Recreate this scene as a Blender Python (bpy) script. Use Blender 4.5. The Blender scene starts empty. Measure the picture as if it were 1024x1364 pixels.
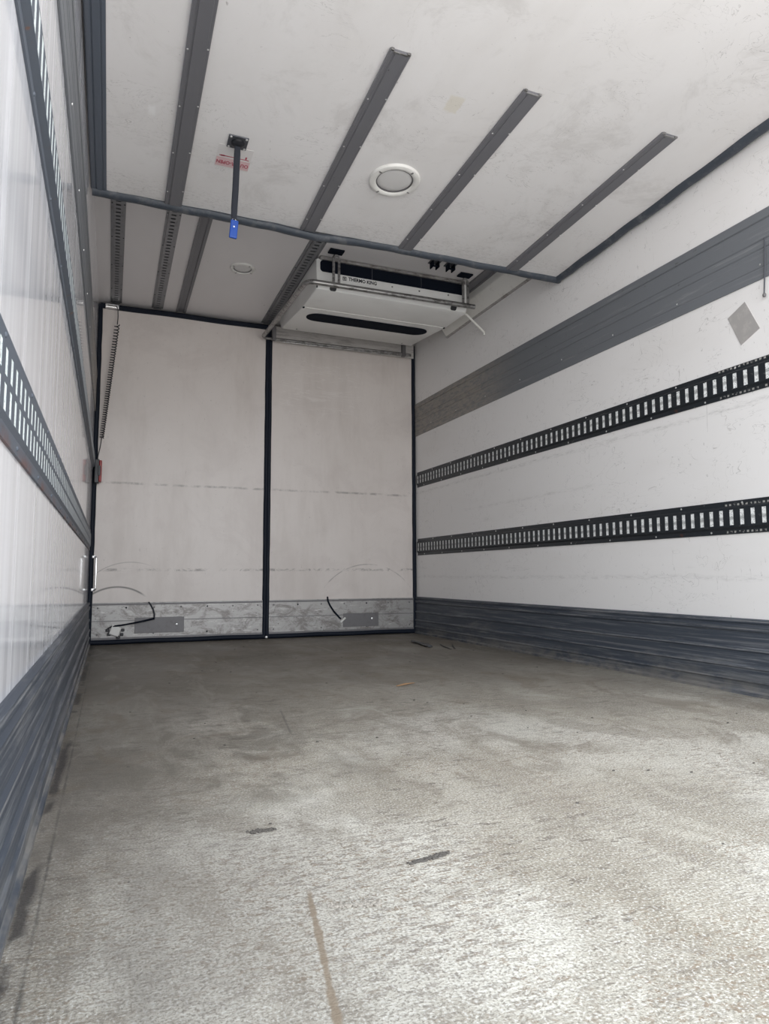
import bpy, bmesh, math, random
from mathutils import Vector, Matrix
random.seed(7)
S = bpy.context.scene
C = S.collection
PI = math.pi

# ------------------------------------------------------------------ camera, sky, exposure
W, D, H = 2.46, 5.081, 2.418            # inside of the truck body: x 0..W, y 0..D (bulkhead), z 0..H
YAW, PITCH, ROLL = math.radians(22.004), math.radians(5.334), math.radians(-0.2016)
fw = Vector((math.sin(YAW)*math.cos(PITCH), math.cos(YAW)*math.cos(PITCH), math.sin(PITCH)))
rt0 = Vector((math.cos(YAW), -math.sin(YAW), 0)); up0 = rt0.cross(fw)
rt = rt0*math.cos(ROLL) + up0*math.sin(ROLL); up = -rt0*math.sin(ROLL) + up0*math.cos(ROLL)
cd = bpy.data.cameras.new('camera'); cam = bpy.data.objects.new('camera', cd); C.objects.link(cam)
cam.matrix_world = Matrix(((rt.x, up.x, -fw.x, .1346), (rt.y, up.y, -fw.y, 0), (rt.z, up.z, -fw.z, .4682), (0, 0, 0, 1)))
cd.sensor_fit = 'VERTICAL'; cd.sensor_height = 36; cd.lens = 901.77/1364*36; cd.clip_start = .01
S.camera = cam

S.view_settings.view_transform = 'Standard'; S.view_settings.look = 'None'
S.view_settings.gamma = 1; S.view_settings.use_curve_mapping = False
S.view_settings.exposure = 0.52

OPEN_Y = .12                             # the open rear end of the body
wd = bpy.data.worlds.new('sky'); S.world = wd; wd.use_nodes = True
nt = wd.node_tree; nt.nodes.clear()
wo = nt.nodes.new('ShaderNodeOutputWorld'); bg = nt.nodes.new('ShaderNodeBackground')
tc = nt.nodes.new('ShaderNodeTexCoord'); sx = nt.nodes.new('ShaderNodeSeparateXYZ'); cr = nt.nodes.new('ShaderNodeValToRGB')
mr = nt.nodes.new('ShaderNodeMapRange'); mr.inputs[1].default_value = -1; mr.inputs[2].default_value = 1
nt.links.new(tc.outputs['Generated'], sx.inputs[0]); nt.links.new(sx.outputs[2], mr.inputs[0])
nt.links.new(mr.outputs[0], cr.inputs[0]); nt.links.new(cr.outputs[0], bg.inputs[0]); nt.links.new(bg.outputs[0], wo.inputs[0])
e = cr.color_ramp.elements
e[0].position = 0; e[0].color = (.70, .685, .67, 1)        # sunlit yard below the horizon
e[1].position = 1; e[1].color = (.80, .90, 1.0, 1)
for p, c in ((.485, (.72, .71, .70, 1)), (.515, (.95, .97, 1.0, 1)), (.7, (.88, .94, 1.0, 1))):
    k = e.new(p); k.color = c
bg.inputs[1].default_value = 3.4
pl = bpy.data.lights.new('daylight_portal', 'AREA'); pl.shape = 'RECTANGLE'; pl.size = W; pl.size_y = H; pl.cycles.is_portal = True
po = bpy.data.objects.new('daylight_portal', pl); C.objects.link(po); po.location = (W/2, OPEN_Y, H/2); po.rotation_euler = (PI/2, 0, 0)

# ------------------------------------------------------------------ node expressions
class N:
    def __init__(s, nt, sock): s.nt, s.s = nt, sock
    def m(s, op, *a):
        n = s.nt.nodes.new('ShaderNodeMath'); n.operation = op
        for i, v in enumerate((s,)+a):
            if isinstance(v, N): s.nt.links.new(v.s, n.inputs[i])
            else: n.inputs[i].default_value = v
        return N(s.nt, n.outputs[0])
    def __add__(s, o): return s.m('ADD', o)
    __radd__ = __add__
    def __sub__(s, o): return s.m('SUBTRACT', o)
    def __mul__(s, o): return s.m('MULTIPLY', o)
    __rmul__ = __mul__
    def __rsub__(s, o): return (s*-1.0)+o
    def abs(s): return s.m('ABSOLUTE')
    def min(s, o): return s.m('MINIMUM', o)
    def max(s, o): return s.m('MAXIMUM', o)
    def ramp(s, a, b, c=0., d=1.):
        n = s.nt.nodes.new('ShaderNodeMapRange'); n.interpolation_type = 'SMOOTHSTEP' if b > a else 'LINEAR'
        s.nt.links.new(s.s, n.inputs[0])
        if b < a: a, b, c, d = b, a, d, c
        n.inputs[1].default_value = a; n.inputs[2].default_value = b; n.inputs[3].default_value = c; n.inputs[4].default_value = d
        return N(s.nt, n.outputs[0])
class Mat:
    def __init__(s, name, color, rough=.5, metal=0., spec=.5, coat=0.):
        s.m = bpy.data.materials.new(name); s.m.use_nodes = True; s.nt = s.m.node_tree
        s.b = s.nt.nodes['Principled BSDF']
        s.b.inputs['Base Color'].default_value = (*color, 1); s.b.inputs['Roughness'].default_value = rough
        s.b.inputs['Metallic'].default_value = metal; s.b.inputs['Specular IOR Level'].default_value = spec
        s.b.inputs['Coat Weight'].default_value = coat; s.b.inputs['Coat Roughness'].default_value = .08
        s.col = None; s.c0 = (*color, 1); s.bumps = None
        t = s.nt.nodes.new('ShaderNodeTexCoord'); s.obj = t.outputs['Object']
        x = s.nt.nodes.new('ShaderNodeSeparateXYZ'); s.nt.links.new(s.obj, x.inputs[0])
        s.x, s.y, s.z = [N(s.nt, o) for o in x.outputs]
    def noise(s, scale, stretch=(1, 1, 1), detail=4, rough=.6, dist=0, off=0):
        mp = s.nt.nodes.new('ShaderNodeMapping'); mp.inputs['Scale'].default_value = stretch; mp.inputs['Location'].default_value = (off, off*1.7, off*.6)
        s.nt.links.new(s.obj, mp.inputs[0]); n = s.nt.nodes.new('ShaderNodeTexNoise')
        s.nt.links.new(mp.outputs[0], n.inputs['Vector']); n.inputs['Scale'].default_value = scale
        n.inputs['Detail'].default_value = detail; n.inputs['Roughness'].default_value = rough; n.inputs['Distortion'].default_value = dist
        return N(s.nt, n.outputs['Fac'])
    def mix(s, fac, color):                       # lay a colour over what is there
        n = s.nt.nodes.new('ShaderNodeMix'); n.data_type = 'RGBA'
        s.nt.links.new(fac.s, n.inputs[0])
        if s.col is None: n.inputs[6].default_value = s.c0
        else: s.nt.links.new(s.col, n.inputs[6])
        n.inputs[7].default_value = (*color, 1); s.col = n.outputs[2]
        s.nt.links.new(s.col, s.b.inputs['Base Color'])
    def rough(s, v): s.nt.links.new(v.s, s.b.inputs['Roughness'])
    def bump(s, h, dist=.002, strength=1.):
        n = s.nt.nodes.new('ShaderNodeBump'); n.inputs['Distance'].default_value = dist; n.inputs['Strength'].default_value = strength
        s.nt.links.new(h.s, n.inputs['Height'])
        if s.bumps: s.nt.links.new(s.bumps, n.inputs['Normal'])
        s.bumps = n.outputs[0]; s.nt.links.new(s.bumps, s.b.inputs['Normal'])
    def band(s, v, c, w, soft=.002): return (v-c).abs().ramp(w+soft, w)
    def arc(s, a, b, ca, cb, r, w, cond=None):    # a ring (or part of it) rubbed into the surface
        d = ((a-ca)*(a-ca)+(b-cb)*(b-cb)).m('SQRT')
        k = (d-r).abs().ramp(w*1.8, w*.3)
        return k if cond is None else k*cond

# ------------------------------------------------------------------ mesh helpers
def obj(name, bm, mat, parent=None, smooth=False):
    bmesh.ops.recalc_face_normals(bm, faces=bm.faces)
    me = bpy.data.meshes.new(name); bm.to_mesh(me); bm.free()
    if smooth:
        for p in me.polygons: p.use_smooth = True
        me.set_sharp_from_angle(angle=math.radians(35))
    for m in (mat if isinstance(mat, list) else [mat]): me.materials.append(m.m)
    o = bpy.data.objects.new(name, me); C.objects.link(o)
    if parent: o.parent = parent
    return o
def thing(name, label, cat, loc=(0, 0, 0), rot=(0, 0, 0), group=None):
    o = bpy.data.objects.new(name, None); C.objects.link(o); o.empty_display_size = .05
    o.location = loc; o.rotation_euler = rot
    return tag(o, label, cat, group)
def tag(o, label, cat, group=None):
    o['label'] = label; o['category'] = cat
    if group: o['group'] = group
    return o
def struct(o, label=None):
    o['kind'] = 'structure'
    if label: o['label'] = label
    return o
def nb(): return bmesh.new()
def box(bm, a, b, bev=0, seg=2):
    t = bmesh.new()
    bmesh.ops.create_cube(t, size=1)
    for v in t.verts: v.co = Vector([a[i]+(b[i]-a[i])*(v.co[i]+.5) for i in range(3)])
    if bev: bmesh.ops.bevel(t, geom=t.edges[:], offset=bev, segments=seg, affect='EDGES', profile=.5)
    merge(bm, t); return bm
def merge(bm, t, mtx=None):
    if mtx is not None: bmesh.ops.transform(t, matrix=mtx, verts=t.verts)
    me = bpy.data.meshes.new('tmp'); t.to_mesh(me); t.free(); bm.from_mesh(me); bpy.data.meshes.remove(me)
def prism(bm, prof, a, b, axis='Y'):
    """closed 2-D profile [(p,q)] swept straight from a to b along an axis (Y: p=x q=z, X: p=y q=z, Z: p=x q=y)"""
    def P(p, q, t): return {'Y': (p, t, q), 'X': (t, p, q), 'Z': (p, q, t)}[axis]
    A = [bm.verts.new(P(p, q, a)) for p, q in prof]; B = [bm.verts.new(P(p, q, b)) for p, q in prof]
    n = len(prof)
    for i in range(n): bm.faces.new((A[i], A[(i+1) % n], B[(i+1) % n], B[i]))
    bm.faces.new(A); bm.faces.new(B[::-1]); return bm
def tube(bm, pts, r, n=12, flat=1., ups=None):
    """tube along a polyline; r a number or list; flat squashes it along its second axis"""
    pts = [Vector(p) for p in pts]; rs = r if isinstance(r, (list, tuple)) else [r]*len(pts)
    u = None; rings = []
    for i, p in enumerate(pts):
        t = (pts[min(i+1, len(pts)-1)]-pts[max(i-1, 0)]).normalized()
        if u is None:
            u = (Vector(ups) if ups else (Vector((0, 0, 1)) if abs(t.z) < .9 else Vector((1, 0, 0))))
        u = (u - t*u.dot(t)).normalized(); v = t.cross(u)
        rings.append([bm.verts.new(p + (u*math.cos(2*PI*k/n)*flat + v*math.sin(2*PI*k/n))*rs[i]) for k in range(n)])
    for a, b in zip(rings, rings[1:]):
        for k in range(n): bm.faces.new((a[k], a[(k+1) % n], b[(k+1) % n], b[k]))
    bm.faces.new(rings[0][::-1]); bm.faces.new(rings[-1]); return bm
def lathe(bm, prof, n=48, mtx=None):
    t = bmesh.new(); rings = [[t.verts.new((r*math.cos(2*PI*k/n), r*math.sin(2*PI*k/n), z)) for k in range(n)] for r, z in prof]
    for a, b in zip(rings, rings[1:]):
        for k in range(n): t.faces.new((a[k], a[(k+1) % n], b[(k+1) % n], b[k]))
    t.faces.new(rings[0][::-1]); t.faces.new(rings[-1]); merge(bm, t, mtx); return bm
def rounded(pts, r, k=6):
    """round the corners of an open polyline"""
    pts = [Vector(p) for p in pts]; out = [pts[0]]
    for a, b, c in zip(pts, pts[1:], pts[2:]):
        d1 = (a-b).normalized()*r; d2 = (c-b).normalized()*r
        for i in range(k+1):
            t = i/k; out.append((b+d1)*(1-t)**2 + b*2*t*(1-t) + (b+d2)*t*t)
    return out+[pts[-1]]
def plate_with_holes(bm, us, vs, hole, z0, z1):
    """grid plate over cuts us x vs (local x, y) between z0 and z1, leaving cells where hole(i,j)"""
    V = {}
    def v(i, j, k):
        if (i, j, k) not in V: V[i, j, k] = bm.verts.new((us[i], vs[j], (z0, z1)[k]))
        return V[i, j, k]
    ni, nj = len(us)-1, len(vs)-1
    solid = lambda i, j: 0 <= i < ni and 0 <= j < nj and not hole(i, j)
    for i in range(ni):
        for j in range(nj):
            if not solid(i, j): continue
            bm.faces.new([v(i, j, 1), v(i+1, j, 1), v(i+1, j+1, 1), v(i, j+1, 1)])
            bm.faces.new([v(i, j+1, 0), v(i+1, j+1, 0), v(i+1, j, 0), v(i, j, 0)])
            for di, dj, a, b in ((-1, 0, (i, j), (i, j+1)), (1, 0, (i+1, j), (i+1, j+1)), (0, -1, (i, j), (i+1, j)), (0, 1, (i, j+1), (i+1, j+1))):
                if not solid(i+di, j+dj): bm.faces.new([v(*a, 0), v(*b, 0), v(*b, 1), v(*a, 1)])
def basis(o, ex, ey, ez):
    ex, ey, ez = Vector(ex), Vector(ey), Vector(ez)
    return Matrix(((ex.x, ey.x, ez.x, o[0]), (ex.y, ey.y, ez.y, o[1]), (ex.z, ey.z, ez.z, o[2]), (0, 0, 0, 1)))

# ------------------------------------------------------------------ materials
def white_board(name, base, rough, wear=1., seed=0, along='y'):
    m = Mat(name, base, rough)
    st = (1, .5, 1.6) if along == 'y' else (1, 1, 1)
    m.mix(m.noise(1.6, st, 5, .6, 0, seed).ramp(.45, .8, 0, .35*wear), (base[0]*.78, base[1]*.76, base[2]*.73))
    m.mix(m.noise(26, (1, .35, 1), 6, .7, .6, seed+3).ramp(.64, .74, 0, .55*wear)*m.noise(2.3, (1, 1, 1), 2, .5, 0, seed+9).ramp(.42, .62), (.24, .22, .21))
    m.mix(m.noise(90, (1, 1, .35), 3, .6, 0, seed+5).ramp(.70, .76, 0, .5*wear), (.2, .19, .18))
    m.bump(m.noise(45, (1, 1, .4), 4, .6), .0012, .35)
    return m
WB = (.82, .805, .795)
M_right = white_board('white_wall_board_scratched', WB, .38, 1.0, 1)
for zz, a, b, w, k in ((.455, 1.9, 5.0, .004, .35), (1.14, 1.5, 5.0, .005, .45), (.93, 2.9, 4.2, .003, .3)):
    wob = M_right.noise(3, (0, 1, 0), 3, .6, 0, zz*10)
    M_right.mix(M_right.band(M_right.z+wob*.03, zz+.015, w*.6, .012)*M_right.noise(20, (0, 1, 5), 6, .8, 0, zz).ramp(.40, .75, 0, k)*M_right.y.ramp(a-.1, a)*M_right.y.ramp(b+.1, b), (.22, .21, .20))
M_right.mix(M_right.noise(7, (1, 3.2, .35), 5, .8, 2.2, 22).ramp(.665, .68, 0, .30), (.22, .21, .20))
M_right.mix((M_right.noise(3.5, (1, 1, 1.6), 3, .55, 2.5, 41)-.5).abs().ramp(.0035, .001, 0, .45)*M_right.noise(2.6, (1, 1, 1), 2, .5, 0, 43).ramp(.52, .60), (.25, .24, .23))
M_right.mix((M_right.noise(8, (1, .4, 1.6), 3, .6, 1.5, 45)-.5).abs().ramp(.006, .002, 0, .35)*M_right.noise(3.4, (1, 1, 1), 2, .5, 0, 47).ramp(.56, .62), (.2, .19, .18))
M_right.mix(M_right.noise(60, (1, .9, .25), 4, .75, .5, 49).ramp(.62, .70, 0, .5)*M_right.noise(3, (1, 1, 1), 3, .6, 0, 51).ramp(.48, .6), (.3, .29, .28))
# the left wall is smooth gloss panel: pale, mirror-like at a grazing look, with vertical wipe streaks
M_left = Mat('gloss_white_wall_panel', (.92, .92, .96), .16, coat=.7)
M_left.b.inputs['Coat Roughness'].default_value = .05
M_left.mix(M_left.noise(5, (1, 1.6, .12), 5, .65).ramp(.45, .8, 0, .10), (.74, .73, .74))
M_left.rough(M_left.noise(7, (1, 2.5, .04), 4, .6).ramp(.3, .7, .12, .30))
M_left.bump(M_left.noise(7, (1, 1.0, .03), 1, .5), .0010, .06)
M_ceil = white_board('white_roof_lining', (.77, .745, .745), .4, .7, 8)
M_door = white_board('white_bulkhead_board', (.72, .665, .63), .36, .9, 4, 'z')
M_lift = white_board('white_lifted_bulkhead_board', (.81, .795, .79), .42, 1.3, 6)
m = M_lift
m.mix(m.noise(3, (1, 1, 1), 6, .75, .5, 61).ramp(.50, .68, 0, .45), (.58, .56, .545))
m.mix((m.noise(4, (1, 2, 1), 4, .6, 2, 63)-.5).abs().ramp(.005, .0015, 0, .4)*m.noise(2.6, (1, 1, 1), 2, .5, 0, 65).ramp(.52, .60), (.3, .29, .28))
m.mix(m.band(m.y+m.noise(5, (1, 0, 0), 4, .7)*.10, -.40, .015, .05)*m.noise(40, (1, 2, 1), 6, .85, 0).ramp(.50, .70, 0, .45), (.3, .28, .27))
m.mix(m.band(m.y+m.noise(5, (1, 0, 0), 4, .7, 0, 5)*.16, -.02, .03, .08)*m.noise(40, (1, 2, 1), 6, .85, 0, 7).ramp(.48, .70, 0, .5), (.3, .28, .27))
m.mix(((m.x-1.247).abs().max((m.y+1.01).abs()*.7)+m.noise(30)*.02).ramp(.042, .034, 0, .4), (.66, .60, .45))
m.mix(((m.x-.222).abs().max((m.y+.60).abs()*.5)+m.noise(30)*.02).ramp(.026, .018, 0, .6), (.92, .92, .92))

# bulkhead boards: rub line at knee height, arcs rubbed by the latch levers, dried wipe marks
m = M_door
m.mix(m.noise(4, (1, 0, .22), 5, .65, 0, 33).ramp(.46, .72, 0, .45), (.56, .50, .46))
m.mix(m.noise(2.5, (1, 0, 1), 5, .7, .8, 35).ramp(.48, .66, 0, .35), (.60, .54, .51))
m.mix(m.noise(55, (1, 0, .5), 4, .8, 0, 37).ramp(.64, .72, 0, .5), (.33, .29, .27))
m.mix(m.band(m.z+m.noise(2.5, (1, 0, 0), 3)*.015, 1.128, .004, .007)*m.noise(9, (1, 0, 1), 4, .7).ramp(.40, .62, 0, .6), (.2, .18, .17))
m.mix(m.band(m.z, .512, .004, .010)*m.noise(10, (1, 0, 1.5), 5, .8, 1, 3).ramp(.46, .62, 0, .75), (.2, .18, .17))
m.mix(m.arc(m.x, m.z, .185, .105, .288, .005, m.z.ramp(.31, .36)*m.x.ramp(.40, .34)), (.16, .15, .14))
m.mix(m.arc(m.x, m.z, .27, .20, .365, .003, m.z.ramp(.35, .4)*m.x.ramp(.42, .3)*.45), (.22, .2, .19))
m.mix(m.arc(m.x, m.z, 2.04, .10, .455, .003, m.z.ramp(.35, .4)*m.noise(8).ramp(.4, .6, 0, .6)), (.22, .2, .19))
wv = m.noise(2.2, (1.2, 0, 9), 4, .55, 1.2, 2)
m.mix((wv-.5).abs().ramp(.02, .004, 0, .28)*m.x.ramp(1.28, 1.36)*m.x.ramp(2.05, 1.85)*m.z.ramp(1.65, 1.8)*m.z.ramp(2.3, 2.15), (.9, .87, .84))
m.mix(m.noise(3, (1, 0, .25), 4, .6, 0, 12).ramp(.5, .75, 0, .28)*m.x.ramp(1.2, 1.3)*m.z.ramp(1.5, 1.9), (.50, .46, .43))

M_floor = Mat('worn_gritty_floor', (.60, .57, .50), .75, spec=.25)
m = M_floor
grit = m.noise(60, (.55, 1.25, 1), 5, .75)
blot = m.noise(1.1, (1.3, .8, 1), 5, .6, .5, 3)
fine = m.noise(230, (1, 1, 1), 3, .7)
m.mix(blot.ramp(.42, .58, 0, .6), (.36, .32, .25))
m.mix(m.noise(3.6, (1, .6, 1), 5, .65, .8, 11).ramp(.47, .60, 0, .6), (.29, .255, .20))
m.mix((((m.x-1.85)*(m.x-1.85)*1.6+(m.y-2.0)*(m.y-2.0)*2.5)+m.noise(4, (1, 1, 1), 5, .7)*.25).ramp(.24, .10, 0, .6), (.20, .175, .145))
m.mix((((m.x-1.1)*(m.x-1.1)*2.2+(m.y-1.22)*(m.y-1.22)*8)+m.noise(5, (1, 1, 1), 5, .7, 0, 3)*.25).ramp(.22, .10, 0, .45), (.29, .24, .18))
m.mix(grit.ramp(.50, .57, 0, .72)*m.noise(2.2, (1, 1, 1), 4, .65, 0, 5).ramp(.40, .60, .12, 1), (.235, .205, .175))
m.mix(m.noise(34, (.6, 1.5, 1), 4, .7, 0, 9).ramp(.56, .66, 0, .55)*m.noise(1.7, (1, 1, 1), 3, .6, 0, 17).ramp(.42, .56), (.22, .18, .14))
m.mix(fine.ramp(.52, .60, 0, .7), (.19, .17, .145))
m.mix(m.noise(75, (.8, 1.3, 1), 3, .75, 0, 81).ramp(.53, .60, 0, .7)*m.noise(2.4, (1, 1, 1), 4, .65, 0, 83).ramp(.40, .58), (.24, .18, .125))
m.mix(m.noise(42, (.45, 1.4, 1), 3, .7, .4, 85).ramp(.57, .63, 0, .8)*m.noise(1.9, (1.2, .8, 1), 4, .65, 0, 87).ramp(.46, .60), (.16, .135, .11))
m.mix(m.noise(4, (1.6, .22, 1), 5, .7, .5, 89).ramp(.50, .68, 0, .5), (.30, .265, .215))
m.mix(fine.ramp(.46, .36, 0, .6), (.84, .83, .80))
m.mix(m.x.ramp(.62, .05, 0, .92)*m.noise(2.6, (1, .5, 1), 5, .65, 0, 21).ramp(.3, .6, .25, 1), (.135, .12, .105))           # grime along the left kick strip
m.mix((m.x-.40-(m.y-1.9)*.12).abs().ramp(.5, .1)*m.y.ramp(1.25, 1.6)*m.y.ramp(3.4, 2.2)*m.noise(4.5, (1, .7, 1), 5, .7, .6, 31).ramp(.42, .6, 0, .75), (.13, .118, .098))
m.mix(m.x.ramp(2.1, 2.42, 0, .6)*m.noise(3.2, (1, .4, 1), 4, .6, 0, 41).ramp(.35, .6), (.17, .15, .125))
m.mix(m.y.ramp(1.3, 3.4, 0, .93)*m.noise(1.5, (1, .7, 1), 4, .6, 0, 51).ramp(.25, .6, .72, 1), (.150, .135, .115))             # darker grey-brown towards the far half, varied by noise
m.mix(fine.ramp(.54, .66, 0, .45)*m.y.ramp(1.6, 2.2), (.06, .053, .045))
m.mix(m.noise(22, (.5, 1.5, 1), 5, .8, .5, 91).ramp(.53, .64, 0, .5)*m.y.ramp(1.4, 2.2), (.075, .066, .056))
m.mix(m.noise(5, (1.8, .5, 1), 5, .75, 1, 93).ramp(.52, .64, 0, .5)*m.y.ramp(1.2, 2.2), (.27, .25, .215))
m.mix(m.noise(2.4, (1, .8, 1), 5, .7, 1.2, 95).ramp(.54, .62, 0, .4)*m.y.ramp(.95, 1.35), (.15, .12, .09))
m.mix((m.noise(9, (.35, 2.2, 1), 5, .75, 1.5, 61)-.5).abs().ramp(.010, .002, 0, .55)*m.noise(2, (1, 1, 1), 2, .5, 0, 8).ramp(.5, .6), (.15, .13, .11))
m.mix(((m.x-.423+(1.015-m.y)*.176).abs()+(m.noise(25)-.5)*.012).ramp(.0058, .003, 0, .85)*m.y.ramp(1.03, 1.01), (.23, .18, .13))             # the cut in the near floor
m.mix(((m.x-.675+(2.2-m.y)*.15).abs()+m.noise(30)*.01).ramp(.010, .006, 0, .7)*m.y.ramp(2.0, 2.05)*m.y.ramp(2.42, 2.36), (.12, .11, .1))
m.mix(((m.x-.056).abs()+m.noise(18, (1, .4, 1), 4, .7)*.014).ramp(.0105, .0065, 0, .75)*m.noise(4, (1, 1, 1), 3, .6, 0, 71).ramp(.35, .55, .2, 1), (.07, .065, .06))
m.mix(((m.x-.036).abs()+m.noise(26, (1, .25, 1), 5, .75)*.03).ramp(.030, .020, 0, .85)*m.noise(6, (1, .6, 1), 3, .6, 0, 77).ramp(.44, .52), (.05, .045, .045))                           # joint beside the kick strip
m.bump(grit*.6+fine*.4, .004, .8); m.rough(blot.ramp(.3, .7, .42, .68))

M_kick = Mat('dark_slate_kick_strip', (.050, .060, .078), .5, spec=.35)
m = M_kick
m.mix(m.noise(30, (1, .06, 2.2), 5, .75).ramp(.50, .70, 0, .7), (.19, .20, .215))
m.mix(m.noise(3, (1, .5, 50), 4, .7, 0, 14).ramp(.52, .70, 0, .45), (.26, .26, .265))
for zz in (.018, .055, .107, .1735, .254, .2845): m.mix((m.z-zz).abs().ramp(.0036, .0014, 0, .6)*m.noise(6, (1, .4, 1), 5, .8, 0, zz*99).ramp(.38, .62), (.28, .28, .285))
m.mix(m.noise(9, (1, .2, 1), 5, .7, 0, 4).ramp(.55, .75, 0, .6), (.24, .23, .215))
m.mix(m.z.ramp(.09, .0, 0, .6)*m.noise(8, (1, .5, 1), 4, .7, 0, 9).ramp(.4, .6), (.26, .24, .21))
M_strip = Mat('grey_impact_strip', (.150, .160, .175), .5)
M_strip.mix(M_strip.y.ramp(3.1, 3.9)*M_strip.noise(30, (1, .5, 2), 5, .8).ramp(.3, .6), (.30, .275, .245))
M_strip.mix(M_strip.noise(30, (1, .08, 2), 5, .75).ramp(.56, .72, 0, .5), (.30, .30, .30))
M_strip.mix(M_strip.noise(50, (1, .4, 1), 4, .7, 0, 3).ramp(.66, .73, 0, .8), (.08, .08, .08))
M_rail = Mat('dark_painted_rail', (.022, .027, .033), .34, .3)
M_rail.mix(M_rail.noise(70, (1, .4, 1), 5, .8).ramp(.62, .70, 0, .8), (.30, .29, .27))
M_rail.mix(M_rail.noise(16, (1, 1, 1), 4, .7, 0, 6).ramp(.66, .74, 0, .6), (.11, .04, .025))
fl = (M_rail.z-.009).abs().min((M_rail.z-.118).abs().max(.108)-.108+((M_rail.z-.118).abs())).ramp(.0045, .0035)
cell = (M_rail.y*52.).m('FRACT').ramp(.45, .55)
M_rail.mix(fl*cell*M_rail.y.ramp(1.74, 1.73)*M_rail.noise(60).ramp(.42, .5, 0, .8), (.55, .54, .5))
M_lrail = Mat('glare_grey_rail', (.095, .11, .135), .55, .1)  # greyer than the right-hand rails: glare is put into this colour
M_lrail.mix(M_lrail.noise(40, (1, .4, 1), 5, .8).ramp(.55, .72, 0, .7), (.10, .10, .11))
M_lrail.mix(M_lrail.noise(14, (1, 1, 1), 4, .7, 0, 6).ramp(.63, .70, 0, .6), (.20, .09, .05))
M_zinc = Mat('bright_back_of_rail', (.92, .94, .93), .35)
M_zinc.mix(((M_zinc.noise(60, (1, .7, .8), 3, .6, 1.5)-.5).abs()).ramp(.018, .006, 0, .8), (.03, .035, .04))
M_zinc.mix((M_zinc.z-.064).abs().ramp(.010, .003, 0, .6), (.20, .21, .22))
M_lrail2 = Mat('glare_grey_rail_rusted_rim', (.095, .11, .135), .55, .1)  # same glare-greyed base colour, with rust on the lower rim
M_lrail2.mix(M_lrail2.noise(40, (1, .4, 1), 5, .8).ramp(.55, .72, 0, .7), (.06, .06, .065))
M_lrail2.mix(M_lrail2.z.ramp(.020, .004, 0, .75)*M_lrail2.noise(9, (1, .6, 1), 5, .7, 0, 8).ramp(.42, .60), (.13, .055, .045))
M_zinc2 = Mat('far_bright_back_of_rail', (.88, .96, .95), .3)
M_zinc2.mix(((M_zinc2.noise(34, (1, .7, .8), 3, .6, 1.5)-.5).abs()).ramp(.02, .006, 0, .6), (.10, .12, .13))
M_screw = Mat('bright_screw', (.75, .75, .74), .3, .8)
M_alu = Mat('scuffed_aluminium', (.38, .37, .36), .45, .45)
m = M_alu
m.mix(m.noise(7, (1, 1, 1.6), 6, .8, .6).ramp(.45, .62, 0, .8), (.17, .155, .145))
m.mix(m.noise(40, (.3, 1, 2), 4, .7, 0, 3).ramp(.58, .72, 0, .6), (.72, .70, .68))
m.mix(m.noise(30, (1, 1, 1), 4, .7, 0, 9).ramp(.64, .70, 0, .8), (.08, .07, .065))
M_plate = Mat('dull_latch_plate', (.17, .165, .17), .5, .3)
M_plate.mix(M_plate.noise(22, (1, 1, 1), 5, .75).ramp(.5, .7, 0, .7), (.13, .12, .12))
M_chan = Mat('dark_grey_ceiling_channel', (.175, .175, .190), .45, .2)
M_chan.mix(M_chan.noise(24, (1, .2, 1), 5, .7).ramp(.5, .75, 0, .6), (.20, .20, .205))
M_chan.mix(M_chan.noise(60, (1, .5, 1), 4, .7, 0, 4).ramp(.68, .74, 0, .8), (.04, .04, .04))
M_ctrack = Mat('grey_ceiling_rail', (.26, .265, .28), .4, .6)
M_ctrack.mix(M_ctrack.noise(30, (1, .4, 1), 5, .7).ramp(.5, .7, 0, .6), (.14, .14, .15))
M_seal = Mat('dark_rubber_seal', (.006, .010, .020), .6, spec=.25)
M_seal.mix(M_seal.noise(20, (1, 1, 1), 4, .7).ramp(.6, .75, 0, .3), (.04, .045, .055))
M_lseal = Mat('grey_blue_rubber_seal', (.048, .058, .074), .55)
M_lseal.mix(M_lseal.noise(14, (1, 1, 1), 5, .7).ramp(.5, .72, 0, .6), (.15, .155, .165))
M_edge = Mat('hazed_edge_profile', (.095, .112, .14), .42)  # paler and bluer than the seals: lens haze put into the colour
M_uwhite = Mat('white_unit_paint', (.82, .82, .80), .32)
M_uwhite.mix(M_uwhite.noise(5, (1, 1, 1), 4, .6).ramp(.5, .8, 0, .3), (.62, .61, .59))
M_dark = Mat('black_opening', (.008, .011, .019), .9, spec=.1)
M_steel = Mat('dull_steel_tube', (.36, .355, .35), .36, .8)
M_steel.mix(M_steel.noise(40, (.5, 1, 1), 4, .7).ramp(.48, .6, 0, .8), (.14, .135, .13))
M_shine = Mat('polished_steel', (.78, .78, .78), .2, 1.)
M_trimw = Mat('off_white_plastic', (.74, .73, .70), .4)
M_trimw.mix(M_trimw.noise(18, (1, 1, 1), 4, .7).ramp(.55, .75, 0, .5), (.45, .42, .38))
M_rear = Mat('dusty_grey_white_plate', (.50, .48, .46), .4)
M_rear.mix(M_rear.noise(16, (.4, 1, 3), 5, .75).ramp(.45, .65, 0, .7), (.27, .25, .24))
M_bulb = Mat('milky_lamp_cover', (.66, .65, .64), .3)
M_black = Mat('black_plastic', (.015, .016, .02), .4)
M_web = Mat('black_webbing', (.016, .019, .028), .8)
M_blue = Mat('blue_plastic', (.010, .065, .34), .35)
M_red = Mat('red_plastic', (.30, .025, .025), .35)
M_pink = Mat('pink_sticker_band', (.70, .50, .51), .5)
M_stick = Mat('clear_sticker', (.73, .71, .70), .35)
M_redink = Mat('red_ink', (.42, .06, .10), .5)
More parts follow.
